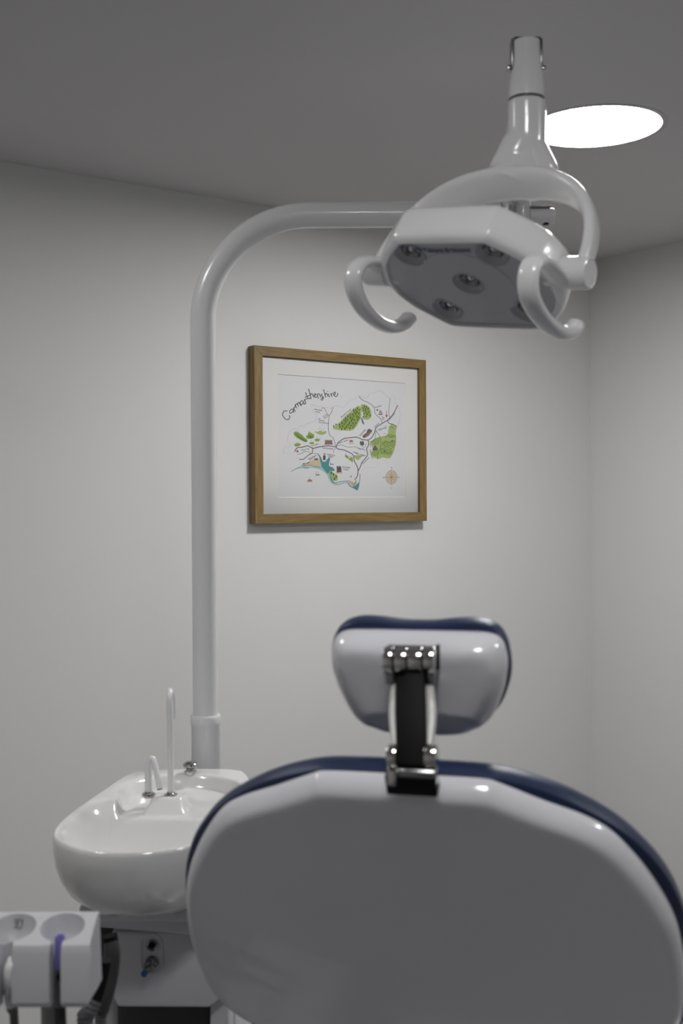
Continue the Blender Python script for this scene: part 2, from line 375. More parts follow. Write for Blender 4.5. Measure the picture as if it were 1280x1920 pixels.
# hills and fields
g = art('green_hills', ['green', 'light', 'shade'])
use(g, 'green')
poly(g, [(198, 505), (215, 488), (240, 495), (275, 520), (300, 545), (325, 565), (318, 585), (290, 580), (255, 560), (215, 535)], 1)
poly(g, [(312, 530), (330, 515), (335, 495), (355, 498), (385, 520), (385, 545), (350, 556), (320, 550)], 1)
poly(g, [(205, 605), (225, 595), (262, 600), (255, 618), (225, 628), (208, 620)], 1)
poly(g, [(342, 592), (365, 585), (388, 592), (378, 604), (352, 604)], 1); poly(g, [(392, 562), (415, 552), (440, 562), (430, 576), (402, 578)], 1)
poly(g, [(670, 708), (690, 706), (705, 722), (700, 738), (680, 728)], 1); poly(g, [(700, 742), (720, 730), (742, 725), (744, 772), (722, 756)], 1)
use(g, 'light')
poly(g, [(390, 485), (420, 490), (445, 478), (470, 490), (498, 482), (495, 505), (460, 518), (420, 510)], 1)
poly(g, [(756, 712), (800, 705), (830, 712), (812, 735), (790, 752), (770, 738)], 1)
poly(g, [(905, 592), (935, 560), (985, 538), (1055, 520), (1072, 480), (1080, 440), (1110, 418), (1148, 445), (1142, 490), (1145, 560), (1140, 610), (1115, 690), (1080, 735), (1020, 728), (985, 740), (935, 725), (912, 700), (930, 650)], 1)
use(g, 'green')
for q in ([(910, 590), (940, 560), (985, 545), (990, 590), (970, 610), (930, 600)], [(1010, 600), (1040, 570), (1075, 582), (1120, 570), (1138, 590), (1130, 625), (1080, 630), (1030, 625)],
          [(995, 650), (1030, 640), (1080, 650), (1110, 660), (1095, 700), (1050, 700), (1000, 695)], [(1060, 530), (1085, 510), (1120, 520), (1140, 540), (1100, 548)], [(915, 680), (945, 655), (985, 665), (980, 700), (940, 715)]): poly(g, q, 2)
use(g, 'shade')
for q in ([(1010, 605), (1035, 590), (1055, 578), (1085, 590), (1110, 568), (1138, 580)], [(1000, 645), (1030, 640), (1060, 628), (1090, 645), (1120, 632)], [(1000, 690), (1030, 680), (1070, 690), (1100, 680)], [(1040, 545), (1070, 530), (1095, 540), (1120, 525), (1135, 532)], [(1085, 455), (1105, 445), (1120, 458)]): stroke(g, q, 6, 3)
poly(g, [(212, 500), (250, 530), (300, 560), (320, 580), (290, 575), (240, 545)], 2); poly(g, [(330, 535), (350, 525), (378, 535), (355, 550)], 2)
done_apart(g, 'hill_patch', [(262, 540), (350, 530), (232, 608), (365, 595), (417, 565), (686, 722), (724, 750), (445, 498), (793, 730), (1025, 600), (940, 650), (1050, 690), (1110, 520)])
# forest
g = art('forest', ['green', 'light', 'tree', 'river'])
use(g, 'light'); poly(g, [(562, 460), (590, 425), (620, 405), (660, 360), (720, 305), (790, 252), (812, 262), (820, 300), (822, 350), (800, 400), (778, 440), (735, 478), (660, 478), (610, 474)], 1)
poly(g, [(822, 240), (860, 240), (900, 270), (915, 310), (912, 355), (885, 378), (845, 372), (838, 320), (815, 290)], 1)
use(g, 'green'); poly(g, [(620, 440), (660, 380), (740, 320), (800, 280), (812, 340), (790, 400), (740, 450), (670, 465)], 2); poly(g, [(850, 255), (890, 275), (902, 320), (880, 350), (860, 320)], 2)
use(g, 'tree')
rnd = random.Random(3); spots = []
def inside(u, v, P):
    r = False
    for i in range(len(P)):
        (x1, y1), (x2, y2) = P[i], P[i-1]
        if (y1 > v) != (y2 > v) and u < (x2-x1)*(v-y1)/(y2-y1)+x1: r = not r
    return r
FA = [(600, 450), (640, 400), (740, 310), (800, 262), (812, 300), (812, 360), (770, 440), (730, 468), (640, 468)]; FB = [(830, 250), (870, 255), (905, 300), (905, 345), (870, 360), (845, 320)]
for _ in range(3000):
    u, v = rnd.uniform(560, 915), rnd.uniform(240, 475)
    if (inside(u, v, FA) or inside(u, v, FB)) and all(abs(u-a)+abs(v-b) > 27 for a, b in spots): spots.append((u, v))
for i, (u, v) in enumerate(spots+[(568, 440), (588, 425), (750, 288)]):
    if i % 3: poly(g, [(u, v-15), (u+5, v-2), (u+4, v+6), (u-4, v+6), (u-5, v-2)], 3, True)
    else: dot(g, u, v-4, 7, 6)
    stroke(g, [(u, v+4), (u, v+12)], 1.6, 3, False)
use(g, 'river'); poly(g, [(818, 360), (835, 372), (850, 420), (832, 412)], 3); poly(g, [(838, 340), (850, 345), (842, 366), (834, 360)], 3)
done(g)
# estuary wood
g = art('shore_wood', ['light', 'tree']); use(g, 'light'); poly(g, [(528, 855), (545, 850), (565, 870), (600, 890), (605, 930), (590, 945), (560, 935), (540, 900)], 3)
use(g, 'tree')
for u, v in ((545, 870), (565, 885), (590, 905), (575, 925)): poly(g, [(u, v-18), (u+6, v), (u+4, v+10), (u-4, v+10), (u-6, v)], 4)
done(g)
# roads
g = art('roads', ['path', 'road'])
use(g, 'road')
for w_, q in ((8, [(208, 675), (230, 640), (280, 632), (330, 620), (375, 642), (430, 630), (500, 620), (560, 625), (588, 628), (610, 590), (660, 555), (720, 545), (780, 540), (830, 560), (885, 565), (920, 540), (945, 495), (960, 450), (1020, 410), (1070, 378), (1120, 320), (1158, 245)]),
              (8, [(588, 628), (610, 650), (660, 658), (720, 685), (750, 710), (758, 760), (780, 800), (792, 845), (785, 900), (760, 935)]), (8, [(885, 565), (890, 610), (872, 645), (880, 700), (860, 735), (830, 770), (815, 810), (795, 850)]),
              (7, [(375, 642), (368, 685), (330, 708), (290, 742), (250, 745)]), (7, [(1065, 385), (1078, 412), (1110, 420), (1148, 440)])): stroke(g, q, w_, 4)
use(g, 'path')
for w_, q in ((4, [(560, 262), (548, 310), (525, 345), (520, 400), (518, 460), (530, 520), (560, 545), (575, 580), (585, 625)]), (3.5, [(455, 275), (480, 272), (495, 300), (525, 345)]),
              (4.5, [(800, 160), (830, 195), (900, 228), (942, 270), (950, 320), (1000, 370), (1014, 405)]), (3.5, [(1088, 182), (1080, 250), (1076, 320), (1085, 360)]), (3.5, [(590, 640), (570, 660), (565, 690)]),
              (4, [(955, 480), (990, 525), (1003, 580), (1000, 640), (978, 690), (972, 745)])): stroke(g, q, w_, 5)
done(g)
# buildings and small sketches
g = art('landmark_sketches', ['stone', 'brick', 'orange', 'sand', 'green', 'red', 'pale'])
use(g, 'brick'); poly(g, [(490, 570), (552, 570), (558, 604), (484, 604)], 4, False)
use(g, 'stone')
for u in (492, 508, 520, 535, 550): stroke(g, [(u, 562), (u, 575)], 4, 5, False)
stroke(g, [(484, 572), (556, 572)], 4, 5, False); stroke(g, [(482, 606), (562, 606)], 4, 5, False)
for u in (500, 522, 544): stroke(g, [(u, 580), (u, 600)], 2.5, 5, False)
poly(g, [(595, 805), (605, 805), (605, 812), (618, 812), (618, 803), (628, 803), (628, 812), (638, 812), (640, 862), (596, 866)], 4, False)
poly(g, [(470, 708), (492, 706), (494, 750), (470, 752)], 4, False)
poly(g, [(808, 585), (818, 572), (826, 585), (836, 570), (846, 585), (850, 608), (838, 616), (812, 612)], 4, False)
poly(g, [(922, 655), (938, 632), (952, 612), (962, 632), (978, 655), (960, 662), (935, 662)], 4, False)
poly(g, [(832, 528), (870, 500), (880, 470), (900, 460), (908, 475), (922, 468), (918, 492), (890, 525), (860, 545), (840, 545)], 4, False)
use(g, 'brick'); poly(g, [(850, 530), (880, 505), (905, 485), (910, 495), (885, 522), (865, 538)], 5, False)
use(g, 'stone'); poly(g, [(975, 325), (1022, 325), (1015, 334), (985, 334)], 4, False)
use(g, 'brick'); poly(g, [(985, 320), (998, 280), (1002, 320)], 4, False); poly(g, [(1005, 320), (1005, 290), (1018, 320)], 4, False)
use(g, 'red'); stroke(g, [(1055, 295), (1055, 340)], 4, 4, False); poly(g, [(1044, 335), (1066, 335), (1055, 362)], 4, False)
stroke(g, [(495, 325), (508, 332), (510, 348), (498, 358), (486, 350), (486, 338), (496, 336), (500, 346)], 3.5, 5); stroke(g, [(470, 340), (478, 360), (495, 368)], 4, 5)
poly(g, [(220, 678), (232, 655), (246, 678)], 4, False)
use(g, 'stone'); poly(g, [(390, 740), (396, 732), (404, 740), (414, 732), (424, 740), (424, 750), (390, 752)], 4, False)
stroke(g, [(280, 795), (292, 782), (305, 792)], 7, 5); stroke(g, [(316, 782), (330, 780), (342, 768)], 7, 5)
poly(g, [(534, 795), (540, 772), (548, 795)], 4, False); poly(g, [(550, 796), (558, 782), (568, 796)], 4, False)
use(g, 'brick'); stroke(g, [(410, 855), (408, 880), (400, 882)], 3, 4, False); stroke(g, [(420, 856), (428, 880)], 2, 4, False); stroke(g, [(345, 905), (345, 930)], 3, 4, False)
use(g, 'stone'); poly(g, [(398, 884), (442, 884), (432, 892), (406, 892)], 5, False)
use(g, 'orange'); poly(g, [(322, 945), (365, 945), (372, 935), (355, 930), (335, 930)], 4, False); poly(g, [(475, 690), (485, 685), (492, 700), (474, 702)], 5, False); dot(g, 943, 610, 6)
use(g, 'stone'); stroke(g, [(318, 950), (370, 950)], 4, 5, False)
use(g, 'sand'); poly(g, [(710, 588), (745, 588), (748, 600), (715, 604)], 3); poly(g, [(720, 955), (738, 950), (748, 968), (728, 972)], 3); poly(g, [(590, 864), (645, 860), (640, 876), (600, 876)], 3)
use(g, 'brick'); poly(g, [(712, 572), (728, 564), (746, 572), (746, 584), (714, 584)], 4, False)
use(g, 'orange'); stroke(g, [(720, 945), (724, 965)], 4, 5, False); stroke(g, [(742, 945), (738, 965)], 4, 5, False)
use(g, 'stone'); dot(g, 727, 902, 5, 8); dot(g, 970, 290, 8)
poly(g, [(1028, 670), (1036, 655), (1046, 672), (1036, 678)], 4, False); poly(g, [(1098, 580), (1104, 568), (1116, 576), (1112, 584)], 4, False)
for u, v in ((250, 508), (280, 520), (342, 488), (385, 512), (414, 540), (440, 552), (235, 586), (362, 572), (380, 580), (462, 430), (440, 452), (455, 470), (480, 455), (430, 465), (470, 478), (676, 700), (684, 690), (712, 715), (722, 722), (735, 712), (1030, 508), (1042, 506)): dot(g, u, v, 3.4)
done_apart(g, 'landmark_sketch', [(522, 585), (617, 850), (482, 730), (830, 595), (945, 640), (880, 505), (998, 310), (1055, 325), (495, 345), (233, 668), (407, 742), (300, 788), (335, 775), (550, 790), (418, 880), (345, 935), (730, 585), (733, 960), (727, 902), (970, 290), (1036, 668), (1107, 576), (262, 514), (345, 490), (400, 545), (370, 577), (235, 586), (460, 450), (725, 716), (680, 695), (1036, 507), (100000, 0)])
# compass
g = art('compass_rose', ['stone', 'orange', 'sand'])
cx_, cy_ = 1101, 910
use(g, 'sand'); dot(g, cx_, cy_, 47, 58, 1, 28)
use(g, 'stone'); stroke(g, [(cx_+51*math.cos(a), cy_+63*math.sin(a)) for a in [i*math.pi/16 for i in range(33)]], 3.6, 3, False)
use(g, 'orange')
for i in range(8):
    a = i*math.pi/4; k_ = 1.45 if i % 2 == 0 else .72
    stroke(g, [(cx_, cy_), (cx_+51*k_*math.cos(a), cy_+60*k_*math.sin(a))], 4.2, 4, False, True)
dot(g, cx_, cy_, 8, 9, 5)
use(g, 'stone')
for s, u, v in (('N', -5, -82), ('E', 66, 8), ('S', -5, 108), ('W', -80, 8)): write(g, s, cx_+u, cy_+v, 17)
done(g)
# place names
for s, u, v, sz, a in (('Newcastle', 388, 288, 18, 8), ('Emlyn', 400, 310, 18, 8), ('The', 425, 372, 13, 5), ('National', 425, 388, 17, 8), ('Wool Museum', 428, 408, 16, 6),
    ('Brechfa Forest', 640, 362, 21, -40), ('Llandeilo', 812, 532, 23, -48), ('Llanwrda', 945, 452, 17, -42), ('Pumsaint', 950, 272, 18, -18), ('Gold', 1008, 356, 14, 20), ('Mine', 1010, 372, 14, 20),
    ('Llandovery', 1080, 388, 21, -50), ('River Towy', 988, 482, 17, -20), ('Carmarthen', 462, 644, 22, 6), ('St Clears', 366, 628, 19, -20), ('River Taf', 272, 668, 20, -12),
    ('Dylan Thomas', 332, 745, 16, -24), ('Boathouse', 345, 755, 16, -32), ('Pendine', 282, 828, 19, 2), ('Laugharne', 500, 700, 21, 12), ('Castle', 512, 722, 20, 8),
    ('Kidwelly', 648, 822, 22, 5), ('Castle', 652, 842, 21, 5), ('Botanic Garden', 612, 600, 16, -18), ('Dinefwr', 806, 600, 15, 50), ('River Towy', 790, 650, 16, 12),
    ('National', 742, 680, 15, 12), ('Botanic Garden of', 765, 692, 14, 12), ('Wales', 820, 712, 15, 10), ('Llanelli', 752, 988, 21, -55), ('Ammanford', 838, 790, 18, -45), ('Burry Port', 532, 905, 17, 62),
    ('Black', 902, 655, 16, 88), ('Mountain', 905, 690, 16, 68), ('Brecon', 898, 600, 13, 80)): g = art('place_name', ['write']); write(g, s, u, v, sz*1.05, R(a)); done(g)


# ------------------------------------------------------------------ operating light
RZ = -YAW
L = thing('dental_light', 'white dental operating light on tall curved post beside the spittoon', 'lamp', rig(-.293, 2.5, FZ), RZ)
PX_, PF, PZT = -.2925, 2.5, 2.062
path = [rig(PX_, PF, z) for z in (.90, 1.2, 1.5, 1.75)]
rb = .225
for i in range(19):
    a = math.pi/2*i/18; path.append(rig(PX_+rb-rb*math.cos(a), PF, PZT-rb+rb*math.sin(a)))
path += [rig(r, PF, PZT) for r in (.1, .2, .34)]
obj('post_tube', *tube(path, .0267, 32), M['enamel'], L)
obj('post_sleeve', *lathe([(.0305, FZ+.004), (.0305, .978), (.0318, .98), (.0322, .986), (.0322, .994), (.0315, .999), (.0300, 1.001), (.0272, .999)], rig(PX_, PF, 0), Z0, 40), M['enamel'], L)
obj('base_flange', *rcyl(rig(PX_, PF, FZ), Z0, .075, .012, .003), M['steel'], L)
# arm joint at the end of the post
jr = rig(.372, PF, PZT-.034)
g = G(); g.add(*rcyl(jr, Z0, .034, .075, .003)); g.build('arm_joint', M['enamel'], L)
g = G(); g.add(*rbox(rig(.362, PF-.036, PZT-.012), RX, (.007, .004, .022), .002)); g.build('joint_latch', M['chrome'], L)
g = G(); g.add(*rbox(rig(.365, PF-.039, PZT-.022), RX, (.005, .003, .009), .001)); g.build('latch_slot', M['black'], L)
g = G(); g.add(*rcyl(rig(.40, PF-.005, PZT-.006), R0, .017, .055, .004)); g.build('tension_knob', M['enamel'], L)
g = G(); g.add(*rbox(rig(.425, PF-.012, PZT+.0115), RX, (.021, .008, .002), .0005)); g.build('knob_groove', M['post'], L)
g = G(); g.add(*lathe([(.0068, -.0005), (.0068, .003)], rig(.437, PF-.006, PZT-.0235), Z0, 20)); g.build('screw_hole', M['black'], L)
# lamp frame of reference (fitted)
LC = rig(.1915, 1.767, 1.776)
def rv(a): return R0*a[0]+F0*a[1]+Z0*a[2]
LU = rv((.8012, -.5851, -.1253)).normalized(); LV = rv((.4739, .7482, -.4643)); LV = (LV-LU*LV.dot(LU)).normalized(); LN = LU.cross(LV).normalized()
if LN.z < 0: LN = -LN
def lp(u, v, n): return LC+LU*u+LV*v+LN*n
A0 = LC+LN*.024                                  # pivot axis
AU = LU; VW = V((0, 0, 1)).cross(LU).normalized()
if VW.dot(F0) < 0: VW = -VW
WW = (Z0-LU*Z0.dot(LU)).normalized()
QQ = (WW*.155+VW*.105); HQ = QQ.length; QQ.normalize(); MM = LU.cross(QQ).normalized()
if MM.dot(F0) < 0: MM = -MM
apex = A0+LU*.0+QQ*HQ
# yoke
yp = []
for i in range(49):
    a = math.pi*i/48; c, s = math.cos(a), math.sin(a)
    yp.append(A0+LU*(-.176*math.copysign(abs(c)**.82, c))+QQ*(HQ*s**.86))
g = G(); g.add(*ribbon(yp, MM, lambda t: .0175+.016*math.sin(math.pi*t)**1.3, lambda t: .0085+.003*math.sin(math.pi*t), 28, .75))
YG = g
for s in (1, -1):
    g = G(); g.add(*lathe([(.018, -.03), (.0205, -.026), (.0215, -.002), (.0235, 0), (.0235, .036), (.0225, .0395), (.0205, .0405), (.0195, .0395), (0, .0395)], A0+LU*s*.152, LU*s, 36, True, False)); g.build('pivot_hub', M['plastic'], L)
# swivel and neck
NF = 1.852; NR = (985-640)/FPX*NF
def nk(x, y): return at(x, y, 1.865)
g = G(); g.add(*lathe([(.0255, 0), (.029, .004), (.0300, .02), (.0300, .06), (.0285, .075)], nk(1018, 338), (nk(985, 272)-nk(1018, 338)), 32)); g.build('swivel_cap', M['plastic'], L)
nb = [nk(960, 352), nk(972, 325), nk(982, 300), nk(986, 270), nk(987, 240), nk(987, 210), nk(987, 189)]
YG.add(*tube(crom(nb, 6), lambda t: .0305+.018*(1-sm(t*2.6)), 48))
# flare that blends neck into the arch, lower left
fl = crom([nk(906, 350), nk(920, 336), nk(940, 316), nk(962, 296), nk(978, 268)], 6)
YG.add(*tube(fl, lambda t: .005+.026*sm(t*1.2), 24))
yoke = YG.build('yoke', M['plastic'], L)
md = yoke.modifiers.new('r', 'REMESH'); md.mode = 'VOXEL'; md.voxel_size = .0022
md = yoke.modifiers.new('s', 'SMOOTH'); md.iterations = 28; md.factor = .5
bpy.context.view_layer.update(); nm = bpy.data.meshes.new_from_object(yoke.evaluated_get(bpy.context.evaluated_depsgraph_get())); yoke.modifiers.clear(); yoke.data = nm; nm.shade_smooth()
g = G(); g.add(*lathe([(.0285, 0), (.0285, .006)], nk(987, 190.5), nk(987, 180)-nk(987, 190), 32)); g.build('neck_seam', M['hose'], L)
nu = [nk(987, 185.5), nk(987, 160), nk(987, 135), nk(986.5, 110), nk(986, 79)]
g = G(); g.add(*tube(crom(nu, 5), lambda t: .0290-.0065*sm(t*1.1), 32)); g.build('neck_upper', M['plastic'], L)
for x in (959, 1013.5):
    g = G(); g.add(*rbox(nk(x, 105), RX, (.0014, .010, .025), .0005)); g.build('clevis_plate', M['steel'], L)
g = G(); g.add(*rbox(nk(986.5, 77), (R0, F0, Z0), (.0205, .012, .0028), .001)); g.build('slot_cap', M['black'], L)
for x, s in ((957, -1), (1016, 1)):
    g = G(); g.add(*rcyl(nk(x, 128), R0*s, .005, .006, .001, 20)); g.build('pivot_pin', M['chrome'], L)
# spring arm running back from the neck to the post
sa = [nk(986.5, 96)+F0*.0, rig(NR+.03, 2.05, 2.165), rig(.34, 2.28, 2.125), rig(.372, 2.44, 2.10), rig(.372, 2.5, 2.085)]
g = G(); g.add(*tube(crom(sa, 6), [.019+.003*math.sin(math.pi*i/24) for i in range(25)], 24)); g.build('spring_arm', M['enamel'], L)
# head
def hex_outline(scale_u=1.0, scale_v=1.0, grow=0.0):
    half = [(.0, -.0985), (.064, -.0985), (.074, -.0945), (.100, -.071), (.122, -.045), (.136, -.006), (.134, .030), (.119, .060), (.097, .086), (.072, .1065), (0, .108)]
    pts = half+[(-a, b) for a, b in half[-2:0:-1]]
    seg = []
    n = len(pts)
    for i in range(n):
        p0, p1, p2, p3 = [V((*pts[(i+j) % n], 0)) for j in (-1, 0, 1, 2)]
        for k in range(6):
            t_ = k/6; q = .5*((2*p1)+(p2-p0)*.75*t_*1+(2*p0*0+0*p1)) if False else None
            c1 = p1+(p2-p0)*.10; c2 = p2-(p3-p1)*.10
            seg.append(p1*(1-t_)**3+c1*3*t_*(1-t_)**2+c2*3*t_*t_*(1-t_)+p2*t_**3)
    return [(p.x*scale_u+grow*p.normalized().x, p.y*scale_v+grow*p.normalized().y) for p in seg]
rs = []
for grow, n_ in ((0, .0045), (.0008, .0005), (.003, -.0005), (.0105, .0025), (.0145, .0085), (.0155, .018), (.0145, .046), (.012, .056), (.006, .064), (-.004, .070), (-.03, .076), (-.07, .079)):
    rs.append([lp(a, b+.0015*0, n_) for a, b in hex_outline(1, 1, grow)])
head = obj('lamp_head', *rings(rs, False, True), M['plastic'], L)
LENS = [(-.07, -.07), (.07, -.07), (-.07, .07), (.07, .07), (0, 0)]
HR = .0255
def holed(outer, holes, n_, g):
    bm = bmesh.new(); es = []
    for lp_ in [outer]+holes:
        vs = [bm.verts.new((a, b, 0)) for a, b in lp_]
        es += [bm.edges.new((vs[i], vs[(i+1) % len(vs)])) for i in range(len(vs))]
    bmesh.ops.triangle_fill(bm, edges=es, use_beauty=True); bm.verts.index_update()
    g.add([lp(v.co.x, v.co.y, n_) for v in bm.verts], [[x.index for x in f.verts] for f in bm.faces]); bm.free()
circ = lambda cx, cy, r, n=40: [(cx+r*math.cos(2*math.pi*i/n), cy+r*math.sin(2*math.pi*i/n)) for i in range(n)]
g = G(); holed(hex_outline(), [circ(a, b, HR) for a, b in LENS], .0040, g); g.build('face_plate', M['lampface'], head, smooth=False)
g = G(); holed(circ(0, .004, .083, 72), [circ(0, 0, HR)]+[circ(a, b, HR+.006) for a, b in LENS[:0]], .0028, g)
ring_o = circ(0, .004, .083, 72)
# trim the centre disc clear of the corner lenses by keeping it inside radius .076
g = G(); holed(circ(0, .002, .0755, 72), [circ(0, 0, HR)], .0026, g)
ro = circ(0, .002, .0755, 72); g.add([lp(a, b, .0026) for a, b in ro]+[lp(a*1.03, b*1.03, .0040) for a, b in ro], [[i, (i+1) % 72, 72+(i+1) % 72, 72+i] for i in range(72)])
g.build('centre_disc', M['lampface'], head)
for i, (a, b) in enumerate(LENS):
    o_ = lp(a, b, .0026)
    g = G(); g.add(*lathe([(HR+.0006, .0012), (HR+.0004, -.0008), (HR-.0006, -.0008), (HR-.0012, .0005), (.0205, .0070), (.0175, .0085), (.0160, .0080)], o_, LN, 40, False, False)); g.build('lens_ring', M['lampface'], head)
    g = G(); g.add(*lathe([(.0168, .0078), (.0150, .0105), (.010, .015), (.004, .0165)], o_, LN, 36, False, True)); g.build('reflector', M['steel'], head)
    g = G(); g.add(*lathe([(.0075*math.cos(t_), .014-.006*math.sin(t_)) for t_ in [math.pi/2*k/6 for k in range(7)]], o_, LN, 20, True, True)); g.build('lens', M['chrome'], head)
# lettering on the face
cu = bpy.data.curves.new('t', 'FONT'); cu.body = 'Takara Belmont'; cu.size = .0128; cu.offset = .00035; cu.extrude = .0001
o_ = bpy.data.objects.new('t', cu); C.objects.link(o_); bpy.context.view_layer.update()
me = bpy.data.meshes.new_from_object(o_.evaluated_get(bpy.context.evaluated_depsgraph_get())); bpy.data.objects.remove(o_)
wt = max(v.co.x for v in me.vertices); g = G()
g.add([lp(-.0395+.080*v.co.x/wt, -.0770-v.co.y, .0022) for v in me.vertices], [list(f.vertices) for f in me.polygons])
g.build('lettering', INK['black'] if False else M['blue'], head, smooth=False)
g = G(); ov = [(-.0495+.0080*math.cos(t_), -.0815+.0066*math.sin(t_)) for t_ in [2*math.pi*i/24 for i in range(24)]]
inn = [(-.0495+.0038*math.cos(t_), -.0815+.003*math.sin(t_)) for t_ in [2*math.pi*i/24 for i in range(24)]]
g.add([lp(a, b, .0022) for a, b in ov+inn], [[i, (i+1) % 24, 24+(i+1) % 24, 24+i] for i in range(24)])
g.add([lp(-.0495+a, -.0815+b, .0021) for a, b in ((-.0008, -.006), (.0008, -.006), (.0008, .006), (-.0008, .006))], [[0, 1, 2, 3]])
g.build('emblem', M['blue'], head, smooth=False)
# two hooked handles, each in a plane square to the pivot axis
for s, pts in ((-1, [(722, 510), (706, 496), (690, 490), (672, 497), (662, 520), (666, 550), (682, 580), (706, 602), (732, 613), (754, 608), (767, 595)]),
               (1, [(1046, 522), (1030, 503), (1012, 489), (997, 496), (990, 520), (992, 553), (1006, 584), (1028, 610), (1052, 624), (1071, 620), (1078, 606)])):
    P0 = A0+LU*s*.158
    q = crom([onpl(x, y, P0, LU) for x, y in pts], 6)
    g = G(); g.add(*ribbon(q, LU, lambda t: .0172-.003*t, lambda t: .0085+.0022*t, 24, .9)); g.build('handle', M['plastic'], head)

# ------------------------------------------------------------------ spittoon unit
ZB = .90
S = thing('spittoon_unit', 'white dental spittoon unit with ceramic bowl left of chair', 'spittoon', rig(-.325, 2.15, FZ), RZ)
BX, BY = -.327, 1.850                       # basin axis and front
bh = [(0, .0), (.036, .003), (.070, .016), (.102, .044), (.126, .073), (.144, .108), (.1535, .152), (.1565, .205), (.1555, .265), (.151, .335), (.1435, .41), (.133, .48), (.121, .535), (.108, .566), (.085, .580), (.05, .585), (0, .586)]
def bmid(y): return -.024+.033*min(1, max(0, (y+.02)/.44))            # the bowl end leans a little to the left
bo = bh+[(-a, b) for a, b in bh[-2:0:-1]]
BO = [(p.x+bmid(p.y), p.y) for p in crom([(a, b, 0) for a, b in bo], 5, True)]
BCY = .27
def bdepth(x, y, e):
    x = x-bmid(y)
    bowl = .100*sm((e-.004)/.055)*sm((.345-y)/.150)
    rr = math.hypot(x-.004, (y-.41)*.95); circle = .027*sm((.122-rr)/.020)
    shelf = .027*sm((.105-abs(x))/.02)*sm((.41-y)/.03)*sm((e-.01)/.02)
    side = .005*sm((.135-rr)/.04)
    d = max(bowl, circle, shelf, side)
    wdt = .040+max(0, .345-y)*.30
    ped = sm((wdt-abs(x+.008))/.014)*sm((.402-y)/.018)
    top = .0015+max(0, (.348-y))*.78
    if ped > 0: d = d*(1-ped)+min(d, top)*ped
    return d
NR_ = 90
vs, fs = [], []
for k in range(NR_+1):
    t_ = 1-k/NR_
    for x, y in BO:
        X_, Y_ = x*t_, BCY+(y-BCY)*t_; e = math.hypot(x, y-BCY)*(1-t_)
        e2 = min(e, 1); z = ZB-bdepth(X_, Y_, e2) + (0 if e > .006 else -.003*(1-e/.006)**2)
        vs.append(rig(BX+X_, BY+Y_, z))
nb_ = len(BO)
for k in range(NR_):
    for j in range(nb_): fs.append([k*nb_+j, k*nb_+(j+1) % nb_, (k+1)*nb_+(j+1) % nb_, (k+1)*nb_+j])
n0 = len(vs)
prev = 0
for dz, scl in ((-.009, 1.006), (-.03, 1.003), (-.055, .985), (-.08, .945), (-.102, .885), (-.12, .80), (-.131, .71), (-.137, .60)):
    st = len(vs)
    for x, y in BO: vs.append(rig(BX+x*scl, BY+.27+(y-.27)*scl+(.0 if y > .27 else 0), ZB+dz))
    for j in range(nb_): fs.append([prev+j, prev+(j+1) % nb_, st+(j+1) % nb_, st+j])
    prev = st
fs.append([prev+j for j in range(nb_)])
obj('basin', vs, fs, M['ceramic'], S, angle=60)
# pipes
def flange(x, y, r=.0135):
    g = G(); g.add(*lathe([(r, -.004), (r, .001), (r*.93, .003), (r*.7, .0042), (r*.62, .0065), (r*.5, .0065)], rig(x, y, ZB-.003), Z0, 28)); return g
fA, fB = (-.3700, 2.228), (-.3270, 2.222)
flange(*fA).build('pipe_flange', M['chrome'], S); flange(*fB).build('pipe_flange', M['chrome'], S)
pA = crom([rig(fA[0], fA[1], ZB-.004), rig(fA[0], fA[1], ZB+.04), rig(fA[0]+.001, fA[1], ZB+.058), rig(fA[0]+.007, fA[1]-.002, ZB+.066), rig(fA[0]+.013, fA[1]-.006, ZB+.056), rig(fA[0]+.0235, fA[1]-.016, ZB+.012)], 7)
obj('bowl_rinse_pipe', *tube(pA, lambda t: .0074-.0022*t, 18), M['enamel'], S)
g = G(); e1, e0 = pA[-1], pA[-2]; g.add(*lathe([(.0051, 0), (.0049, .0016)], e1, (e1-e0), 16)); g.build('pipe_mouth', M['black'], S)
pB = crom([rig(fB[0], fB[1], ZB-.004), rig(fB[0], fB[1], ZB+.10), rig(fB[0]-.001, fB[1], ZB+.165), rig(fB[0]-.002, fB[1]+.006, ZB+.185), rig(fB[0]-.0025, fB[1]+.02, ZB+.192), rig(fB[0]-.001, fB[1]+.034, ZB+.182), rig(fB[0]+.001, fB[1]+.037, ZB+.155), rig(fB[0]+.001, fB[1]+.037, ZB+.135)], 7)
obj('cup_filler_pipe', *tube(pB, .0060, 18), M['enamel'], S)
g = G(); dk = rig(-.312, 2.395, ZB-.002)
g.add(*lathe([(.0125, 0), (.0135, .003), (.0132, .006), (.0085, .0085), (.008, .0105), (.0125, .0125), (.0155, .0165), (.0150, .0215), (.0105, .0255), (.004, .027)], dk, Z0, 28)); g.build('chrome_knob', M['chrome'], S)
# body
def sbox(name, r0, r1, f0, f1, z0, z1, b, material, **k):
    g = G(); g.add(*rbox(rig((r0+r1)/2, (f0+f1)/2, (z0+z1)/2), RX, ((r1-r0)/2, (f1-f0)/2, (z1-z0)/2), b, 3)); return g.build(name, material, S, **k)
sbox('bowl_support', -.452, -.19, 1.99, 2.40, .735, .7705, .012, M['cab'])
